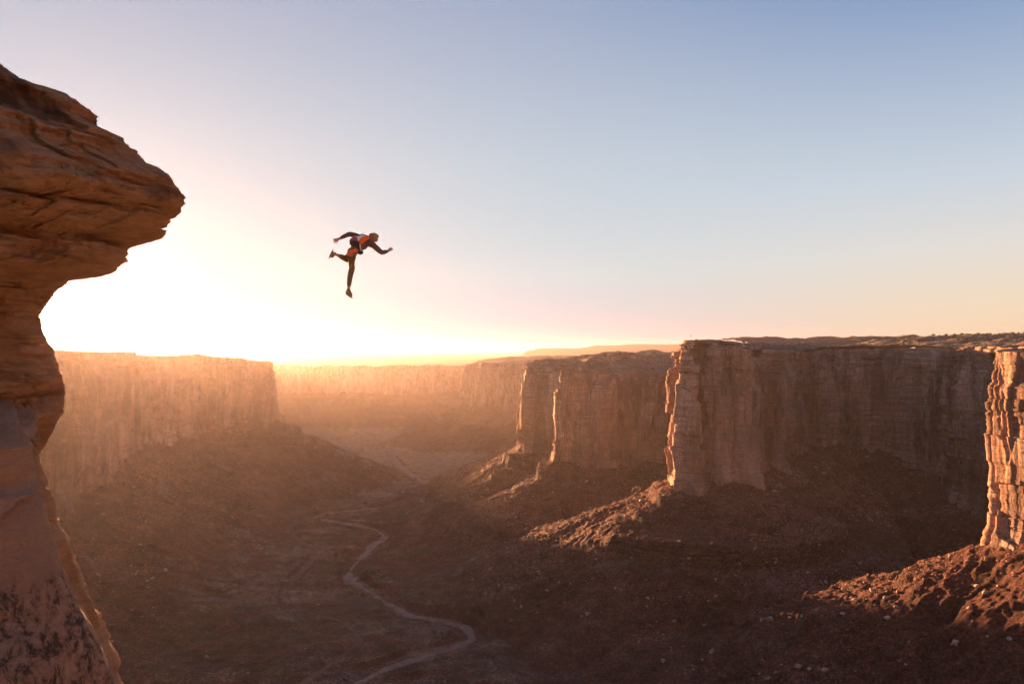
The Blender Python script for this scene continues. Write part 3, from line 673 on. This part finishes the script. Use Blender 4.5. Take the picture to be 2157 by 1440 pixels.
# ------------------------------------------------------------------ shrubs and far trees
def leafy(seed, n, flat=0.8):
    """clumps of leaf-sized faces spread through an uneven crown, unit radius, base at z = 0"""
    r = np.random.default_rng(seed); lob = r.normal(size=(6, 3)); lob /= np.linalg.norm(lob, axis=1)[:, None]; lob = lob*np.array([0.6, 0.6, 0.35]) + np.array([0, 0, 0.55])
    c = lob[r.integers(0, 6, n)] + r.normal(0, 0.24, (n, 3))*np.array([1, 1, flat]); c[:, 2] = np.abs(c[:, 2])
    a = r.normal(size=(n, 3)); a /= np.linalg.norm(a, axis=1)[:, None]; b = np.cross(a, r.normal(size=(n, 3))); b /= np.linalg.norm(b, axis=1)[:, None]
    s = r.uniform(0.10, 0.22, (n, 1)); V = np.stack([c - a*s, c + b*s, c + a*s], 1).reshape(-1, 3)
    return V, np.arange(3*n).reshape(n, 3)
def stem_mesh(seed):
    r = random.Random(seed); bm = bmesh.new()
    for k in range(4):
        a = k*1.57 + r.uniform(-.4, .4); tip = Vector((0.45*math.cos(a), 0.45*math.sin(a), r.uniform(0.5, 0.8)))
        bot = [bm.verts.new((0.05*math.cos(t), 0.05*math.sin(t), -0.15)) for t in (0, 2.1, 4.2)]; top = [bm.verts.new(tip + Vector((0.02*math.cos(t), 0.02*math.sin(t), 0))) for t in (0, 2.1, 4.2)]
        for i in range(3): bm.faces.new((bot[i], bot[(i+1) % 3], top[(i+1) % 3], top[i]))
    me = bpy.data.meshes.new("stem"); bm.to_mesh(me); bm.free(); me.materials.append(M['wood']); return me
crowns = [make_mesh("foliage", *leafy(500+k, 260), M['leaf']) for k in range(5)]; stem = stem_mesh(3)
def shrub(x, y, z, size, label, group, k):
    o = bpy.data.objects.new("shrub", None); COL.objects.link(o); o.empty_display_size = 0.3
    o.location = (x, y, z); o.scale = (size, size, size*random.uniform(0.75, 1.15)); o.rotation_euler = (0, 0, random.uniform(0, 6.28))
    link("foliage", crowns[k % 5], o); link("stem", stem, o); tag(o, label, "shrub", group); return o
def top_height(key, x, y):
    X1, Y1 = np.atleast_1d(x).astype(float), np.atleast_1d(y).astype(float); d, t, b, sp = nearest(PATH[key], X1, Y1); return TOPZ[key](X1, Y1, d, t), d
def rim_spots(key, n, x0, x1, y0, y1, dmin, dmax, r, power=1.0):
    X1 = r.uniform(x0, x1, n); Y1 = r.uniform(y0, y1, n); px_ = CX + X1/Y1*F
    d, t, b, sp = nearest(PATH[key], X1, Y1); m = inside(POLY[key], X1, Y1) & (d > dmin) & (d < dmax) & (px_ < 2190)
    X1, Y1, d, t = X1[m], Y1[m], d[m], t[m]; return X1, Y1, TOPZ[key](X1, Y1, d, t), d
X1, Y1, Z1, d1 = rim_spots('R1', 1500, 130, 1100, 560, 1300, 17, 420, rng)
el = Z1/Y1; order = np.argsort(-(el + rng.normal(0, 0.0012, len(el))))
for k, i in enumerate(order[:120]):
    shrub(X1[i], Y1[i], Z1[i], 1.8 + 1.7*random.random()**2, "small dark juniper shrub dotting the skyline of the right plateau", "junipers on the right plateau skyline", k)
X1, Y1, Z1, d1 = rim_spots('R2', 500, 0, 300, 900, 1250, 12, 180, rng)
for k in range(min(45, len(X1))):
    shrub(X1[k], Y1[k], Z1[k], 2.0 + 1.4*random.random(), "dark shrub among the flat slabs on top of the middle cliff", "shrubs on the middle cliff top", k)
bx, by = 1637, 706
sx, sy = (bx-CX)/F*860, 860.0
zz, dd_ = top_height('R1', sx, sy); shrub(sx, sy, float(zz[0]), 3.4, "tallest juniper shrub standing on the rim skyline right of the tall buttress", None, 2)
k = 0
for i in range(0, 2000):
    if k >= 70: break
    j = random.randrange(len(wash)); off = random.choice((-1, 1))*random.uniform(8, 34); t = wash[min(j+1, len(wash)-1)] - wash[max(j-1, 0)]; t = t/np.linalg.norm(t)
    q = wash[j] + np.array([t[1], -t[0]])*off
    if q[1] < 400 or q[1] > 1150: continue
    shrub(q[0], q[1], float(gz(q[0], q[1])), 1.2 + 2.0*random.random()**2, "dark green bush growing along the bank of the dry wash", "bushes along the dry wash", k); k += 1
# sage too many to count, on the plateau and the floor
parts_V, parts_F, off = [], [], 0
lo = [leafy(600+k, 40) for k in range(6)]
X1, Y1, Z1, d1 = rim_spots('R1', 16000, 130, 1150, 560, 1400, 15, 500, rng)
m = rng.uniform(0, 1, len(X1)) < 0.5; A = (np.stack([X1[m], Y1[m], Z1[m]], 1), rng.uniform(0.9, 2.3, m.sum()))
X1, Y1, Z1, d1 = rim_spots('R2', 3500, 0, 300, 900, 1250, 12, 200, rng); B = (np.stack([X1, Y1, Z1], 1)[:900], rng.uniform(0.9, 2.0, len(X1))[:900])
n = 9000; D = np.exp(rng.uniform(np.log(400), np.log(1500), n)); a = rng.uniform(R(-30), R(10), n); x, y = D*np.sin(a), D*np.cos(a)
m = (height_above_floor(x, y) < 12) & ~in_any(x, y) & (line_dist(wash, x, y) > 7) & (line_dist(road, x, y) > 5) & (fbm2(x/40, y/40, 3, 333) > -0.05)
Cc = (np.stack([x[m], y[m], gz(x[m], y[m])], 1), rng.uniform(0.5, 1.5, m.sum()))
P = np.vstack([A[0], B[0], Cc[0]]); sz = np.concatenate([A[1], B[1], Cc[1]])
V, Fc = scatter(lo, P, sz, rng, 0.1)
tag(link("undergrowth", make_mesh("undergrowth", V, Fc, M['leaf2'])), "low grey green sage scattered over the plateau and valley floor", "sagebrush", kind="stuff")
n = 2600; px_ = rng.uniform(600, 985, n); D = rng.uniform(1850, 2850, n)
w_ = np.where(px_ < 720, 1.0, 0.8)*sstep(-0.2, 0.25, fbm2(px_/40, D/90, 3, 350)); m = rng.uniform(0, 1, n) < w_
x, y = (px_[m]-CX)/F*D[m], D[m]; g = height_above_floor(x, y); m = g < 14; x, y = x[m], y[m]
lo2 = [leafy(700+k, 60, 1.0) for k in range(6)]
V, Fc = scatter(lo2, np.stack([x, y, gz(x, y)], 1), rng.uniform(2.5, 7.5, len(x)), rng, 0.05)
tag(link("woods", make_mesh("woods", V, Fc, M['yellow'])), "far yellow green cottonwood trees along the river flat at the canyon mouth", "trees", kind="stuff")

# ------------------------------------------------------------------ the jumping person
PD = 16.5
def Q(zx, zy, dy=0.0):
    px_, py_ = 660 + zx/7.2, 460 + zy/7.2; Yd = PD + dy
    return Vector(((px_-CX)/F*Yd, Yd, (HY-py_)/F*Yd))
ORG = Q(592, 500, 0.0)
person = bpy.data.objects.new("person", None); COL.objects.link(person); person.location = ORG; person.empty_display_size = 0.2
tag(person, "person leaping in mid air, dark clothes, orange and white harness pack, arms spread, leg kicked", "person")
def smat(name, c, rough=0.85):
    n = N(name, rough); t = n.noise((25, 25, 25), 4, 0.6)
    return n.done(n.ramp(t, [(0.3, tuple(v*0.8 for v in c)), (0.7, tuple(min(1, v*1.2) for v in c))]), n.bump(t, 0.01))
PM = {'skin': smat("skin", (0.50, 0.28, 0.18)), 'hair': smat("brown_hair", (0.42, 0.22, 0.08)), 'jacket': smat("dark_jacket", (0.15, 0.085, 0.07)), 'pants': smat("dark_trousers", (0.20, 0.12, 0.052)),
      'orange': smat("orange_webbing", (0.85, 0.14, 0.03)), 'white': smat("white_panel", (0.70, 0.68, 0.70)), 'purple': smat("purple_panel", (0.26, 0.10, 0.22)), 'dark': smat("dark_pack_fabric", (0.07, 0.045, 0.04)),
      'shoe': smat("tan_shoe", (0.30, 0.18, 0.075)), 'sole': smat("shoe_sole", (0.08, 0.045, 0.03))}
def skin(name, nodes, edges, root, mat, parent, sub=2):
    keys = list(nodes); me = bpy.data.meshes.new(name)
    me.from_pydata([Q(*nodes[k][:3]) - ORG for k in keys], [(keys.index(a), keys.index(b)) for a, b in edges], []); me.update()
    o = bpy.data.objects.new(name, me); COL.objects.link(o)
    md = o.modifiers.new("s", 'SKIN'); md.use_smooth_shade = True; o.modifiers.new("d", 'SUBSURF').levels = sub; o.modifiers["d"].render_levels = sub
    sv = me.skin_vertices[0].data
    for i, k in enumerate(keys):
        r = nodes[k][3]; sv[i].radius = r if isinstance(r, tuple) else (r, r); sv[i].use_root = (k == root)
    dg = bpy.context.evaluated_depsgraph_get(); dg.update()
    new = bpy.data.meshes.new_from_object(o.evaluated_get(dg)); bpy.data.objects.remove(o)
    new.materials.clear(); new.materials.append(mat); new.polygons.foreach_set("use_smooth", [True]*len(new.polygons))
    return link(name, new, parent)
body = {'pelvis': (592, 505, 0, .115), 'waist': (645, 440, .10, .095), 'chest': (740, 372, .21, .105), 'upper': (800, 335, .27, .095), 'neck': (862, 308, .33, .058), 'skull': (897, 296, .37, .088), 'crown': (922, 292, .40, .085), 'face': (925, 325, .44, .05),
        'lsh': (712, 292, .20, .062), 'lel': (549, 228, .05, .044), 'lwr': (398, 300, .04, .029), 'lpm': (352, 324, .03, .036),
        'rsh': (880, 385, .27, .062), 'rel': (1035, 520, .32, .044), 'rwr': (1122, 497, .50, .029), 'rpm': (1158, 470, .52, .036),
        'rhip': (606, 560, .03, .088), 'rth': (572, 650, .13, .062), 'rkn': (584, 762, .28, .060), 'rca': (556, 862, .27, .056), 'ran': (537, 1045, .22, .036),
        'lhip': (560, 565, .0, .105), 'lkn': (535, 632, .30, .062), 'lca': (470, 598, .2, .056), 'lan': (365, 555, .02, .036), 'rhe': (515, 1110, .22, .035), 'lhe': (318, 540, .0, .035)}
be = [('pelvis', 'waist'), ('waist', 'chest'), ('chest', 'upper'), ('upper', 'neck'), ('neck', 'skull'), ('skull', 'crown'), ('skull', 'face'), ('upper', 'lsh'), ('lsh', 'lel'), ('lel', 'lwr'), ('lwr', 'lpm'), ('upper', 'rsh'), ('rsh', 'rel'), ('rel', 'rwr'), ('rwr', 'rpm'),
      ('pelvis', 'rhip'), ('rhip', 'rth'), ('rth', 'rkn'), ('rkn', 'rca'), ('rca', 'ran'), ('ran', 'rhe'), ('pelvis', 'lhip'), ('lhip', 'lkn'), ('lkn', 'lca'), ('lca', 'lan'), ('lan', 'lhe')]
FT = {'l': [((325, 312), (300, 300)), ((318, 322), (288, 328)), ((322, 338), (294, 355)), ((335, 350), (308, 378)), ((362, 352), (348, 382))],
      'r': [((1172, 448), (1188, 438)), ((1184, 456), (1204, 452)), ((1186, 470), (1206, 470)), ((1180, 480), (1196, 482)), ((1146, 452), (1158, 438))]}
for sd_, dyy in (('l', .03), ('r', .52)):
    for i, (mid, tip) in enumerate(FT[sd_]):
        body[f'{sd_}f{i}a'] = (*mid, dyy + .01*i, .0115); body[f'{sd_}f{i}b'] = (*tip, dyy + .01*i + .015, .009)
        be += [(f'{sd_}pm', f'{sd_}f{i}a'), (f'{sd_}f{i}a', f'{sd_}f{i}b')]
skin("body", body, be, 'pelvis', PM['skin'], person)
jk = {k: body[k] for k in ('waist', 'chest', 'upper', 'lsh', 'lel', 'lwr', 'rsh', 'rel', 'rwr')}
jk = {k: (v[0], v[1], v[2], v[3] + {'lwr': .012, 'rwr': .012, 'waist': .04, 'chest': .05, 'upper': .045}.get(k, .018)) for k, v in jk.items()}; jk['hem'] = (618, 478, .05, .14); jk['collar'] = (852, 313, .32, .07); jk['belly'] = (765, 455, .25, .075)
skin("jacket", jk, [('hem', 'waist'), ('waist', 'chest'), ('chest', 'upper'), ('upper', 'collar'), ('chest', 'belly'), ('upper', 'lsh'), ('lsh', 'lel'), ('lel', 'lwr'), ('upper', 'rsh'), ('rsh', 'rel'), ('rel', 'rwr')], 'chest', PM['jacket'], person)
tr = {k: body[k] for k in ('pelvis', 'rhip', 'rth', 'rkn', 'rca', 'ran', 'lhip', 'lkn', 'lca', 'lan')}
tr = {k: (v[0], v[1], v[2], v[3] + .014) for k, v in tr.items()}; tr['tw'] = (622, 462, .05, .135); tr['pelvis'] = (592, 505, 0, .15); tr['ran'] = (534, 1040, .22, .052); tr['lan'] = (378, 560, .03, .05)
skin("trousers", tr, [('pelvis', 'tw'), ('pelvis', 'rhip'), ('rhip', 'rth'), ('rth', 'rkn'), ('rkn', 'rca'), ('rca', 'ran'), ('pelvis', 'lhip'), ('lhip', 'lkn'), ('lkn', 'lca'), ('lca', 'lan')], 'pelvis', PM['pants'], person)
for nm, (a, b, c, d, e) in {'r': ((537, 1062, .22, .045), (508, 1112, .22, .045), (530, 1135, .21, .054), (560, 1160, .20, .052), (582, 1182, .19, .046)),
                         'l': ((345, 550, .0, .045), (308, 500, -.01, .042), (300, 530, -.01, .054), (278, 565, -.02, .050), (259, 591, -.02, .046))}.items():
    sh = skin("shoe", {'an': a, 'he': b, 'mi': c, 'ba': d, 'to': e}, [('an', 'mi'), ('he', 'mi'), ('mi', 'ba'), ('ba', 'to')], 'mi', PM['shoe'], person)
    so = {'r': [(488, 1128), (520, 1168), (556, 1192), (600, 1204)], 'l': [(300, 475), (270, 520), (248, 570), (236, 612)]}[nm]
    skin("sole", {str(i): (*p, a[2]-.01, (.03, .012)) for i, p in enumerate(so)}, [(str(i), str(i+1)) for i in range(3)], '0', PM['sole'], sh, 1)
# hair: uneven mop
bm = bmesh.new(); bmesh.ops.create_icosphere(bm, subdivisions=4, radius=0.105)
for v in bm.verts:
    c = v.co.copy(); v.co = c*(1 + 0.22*float(noise(c.x*38, c.y*38, c.z*38, 5)) + 0.10*float(noise(c.x*90, c.y*90, c.z*90, 6)))
me = bpy.data.meshes.new("hair"); bm.to_mesh(me); bm.free(); me.materials.append(PM['hair'])
hr = link("hair", me, person); hr.location = Q(910, 286, .37) - ORG; hr.scale = (1.08, 1.0, .98)
def panel(name, poly, dy0, thick, mat, parent, slope=(0.0, 0.0)):
    """a padded panel: outline at the given depth, thickness going away from its face"""
    bm = bmesh.new(); cx = sum(p[0] for p in poly)/len(poly); cy = sum(p[1] for p in poly)/len(poly)
    dep = lambda p: dy0 + slope[0]*(p[0]-600)/680 + slope[1]*(p[1]-400)/680
    fr = [bm.verts.new(Q(*p, dep(p)) - ORG) for p in poly]; bk_ = [bm.verts.new(Q(*p, dep(p) + thick) - ORG) for p in poly]
    inr = [bm.verts.new(Q(cx + (p[0]-cx)*0.8, cy + (p[1]-cy)*0.8, dep(p) - 0.014) - ORG) for p in poly]
    n_ = len(poly)
    for i in range(n_):
        j = (i+1) % n_; bm.faces.new((fr[i], bk_[i], bk_[j], fr[j])); bm.faces.new((fr[i], fr[j], inr[j], inr[i]))
    bm.faces.new(inr[::-1]); bm.faces.new(bk_)
    bmesh.ops.recalc_face_normals(bm, faces=bm.faces[:]); bmesh.ops.bevel(bm, geom=bm.edges[:], offset=0.004, segments=1, affect='EDGES')
    me = bpy.data.meshes.new(name); bm.to_mesh(me); bm.free(); me.materials.append(mat); return link(name, me, parent)
SL = (0.75, 0.15)
pack = panel("harness_pack", [(545, 322), (590, 288), (650, 252), (742, 228), (835, 262), (850, 300), (775, 352), (712, 402), (690, 420), (612, 402), (548, 398)], -.10, .17, PM['dark'], person, SL)
panel("pack_panel", [(560, 300), (600, 282), (648, 272), (664, 334), (550, 334)], -.135, .04, PM['purple'], pack, SL)["label"] = "purple lower panel"
panel("pack_panel", [(652, 272), (720, 246), (798, 250), (742, 280), (706, 310), (686, 348), (668, 338)], -.14, .04, PM['white'], pack, SL)["label"] = "white middle panel"
panel("pack_panel", [(714, 302), (770, 264), (828, 261), (852, 288), (846, 306), (782, 350), (722, 402), (692, 394), (684, 366)], -.14, .04, PM['orange'], pack, SL)["label"] = "orange upper panel"
panel("pack_panel", [(582, 278), (648, 250), (660, 260), (604, 282)], -.13, .04, PM['orange'], pack, SL)["label"] = "thin orange edge panel"
panel("shoulder_strap", [(694, 396), (712, 396), (728, 484), (714, 482)], -.15, .03, PM['white'], person, (.6, .1))
def strap(name, outer, inner, cen, rad, mat, parent):
    V, no, ni = [], len(outer), 6
    for (a, b) in zip(outer, inner):
        for k in range(ni):
            t = k/(ni-1); zx = a[0] + (b[0]-a[0])*t; zy = a[1] + (b[1]-a[1])*t; d2 = ((zx-cen[0])**2 + (zy-cen[1])**2)/680**2
            V.append(Q(zx, zy, -math.sqrt(max(rad*rad - d2, 0.0009))) - ORG)
    bk_ = [v + Vector((0, .035, 0)) for v in V]; f1 = grid_faces(no, ni); f2 = f1[:, ::-1] + len(V)
    me = make_mesh(name, np.array([v[:] for v in V + bk_]), np.vstack([f1, f2]), mat); return link(name, me, parent)
strap("leg_strap", [(500, 560), (508, 535), (522, 512), (545, 488), (580, 468), (620, 460), (660, 461)], [(514, 566), (526, 548), (548, 532), (575, 522), (610, 516), (645, 511), (682, 494)], (585, 510), .19, PM['orange'], person)
panel("hip_strap", [(675, 505), (715, 490), (760, 500), (748, 540), (700, 552), (672, 535)], -.06, .06, PM['dark'], person, (.6, 0))

# ------------------------------------------------------------------ haze
def make_haze():
    m = bpy.data.materials.new("haze_air"); m.use_nodes = True; t = m.node_tree; t.nodes.clear()
    o = t.nodes.new("ShaderNodeOutputMaterial"); v = t.nodes.new("ShaderNodeVolumePrincipled")
    v.inputs["Color"].default_value = (0.72, 0.56, 0.54, 1); v.inputs["Density"].default_value = HAZE_D; v.inputs["Anisotropy"].default_value = HAZE_G
    t.links.new(v.outputs[0], o.inputs["Volume"])
    x0, x1, y0, y1, z0, z1 = -11000, 9000, -600, 14900, -330, 98
    V = [(x, y, z) for z in (z0, z1) for y in (y0, y1) for x in (x0, x1)]
    Fc = [(0, 2, 3, 1), (4, 5, 7, 6), (0, 1, 5, 4), (2, 6, 7, 3), (0, 4, 6, 2), (1, 3, 7, 5)]
    tag(link("haze", make_mesh("haze", np.array(V, float), np.array(Fc), m)), "warm dusty evening haze filling the canyon air", "haze", kind="stuff")
HAZE_D, HAZE_G = 0.44e-4, 0.68
make_haze()
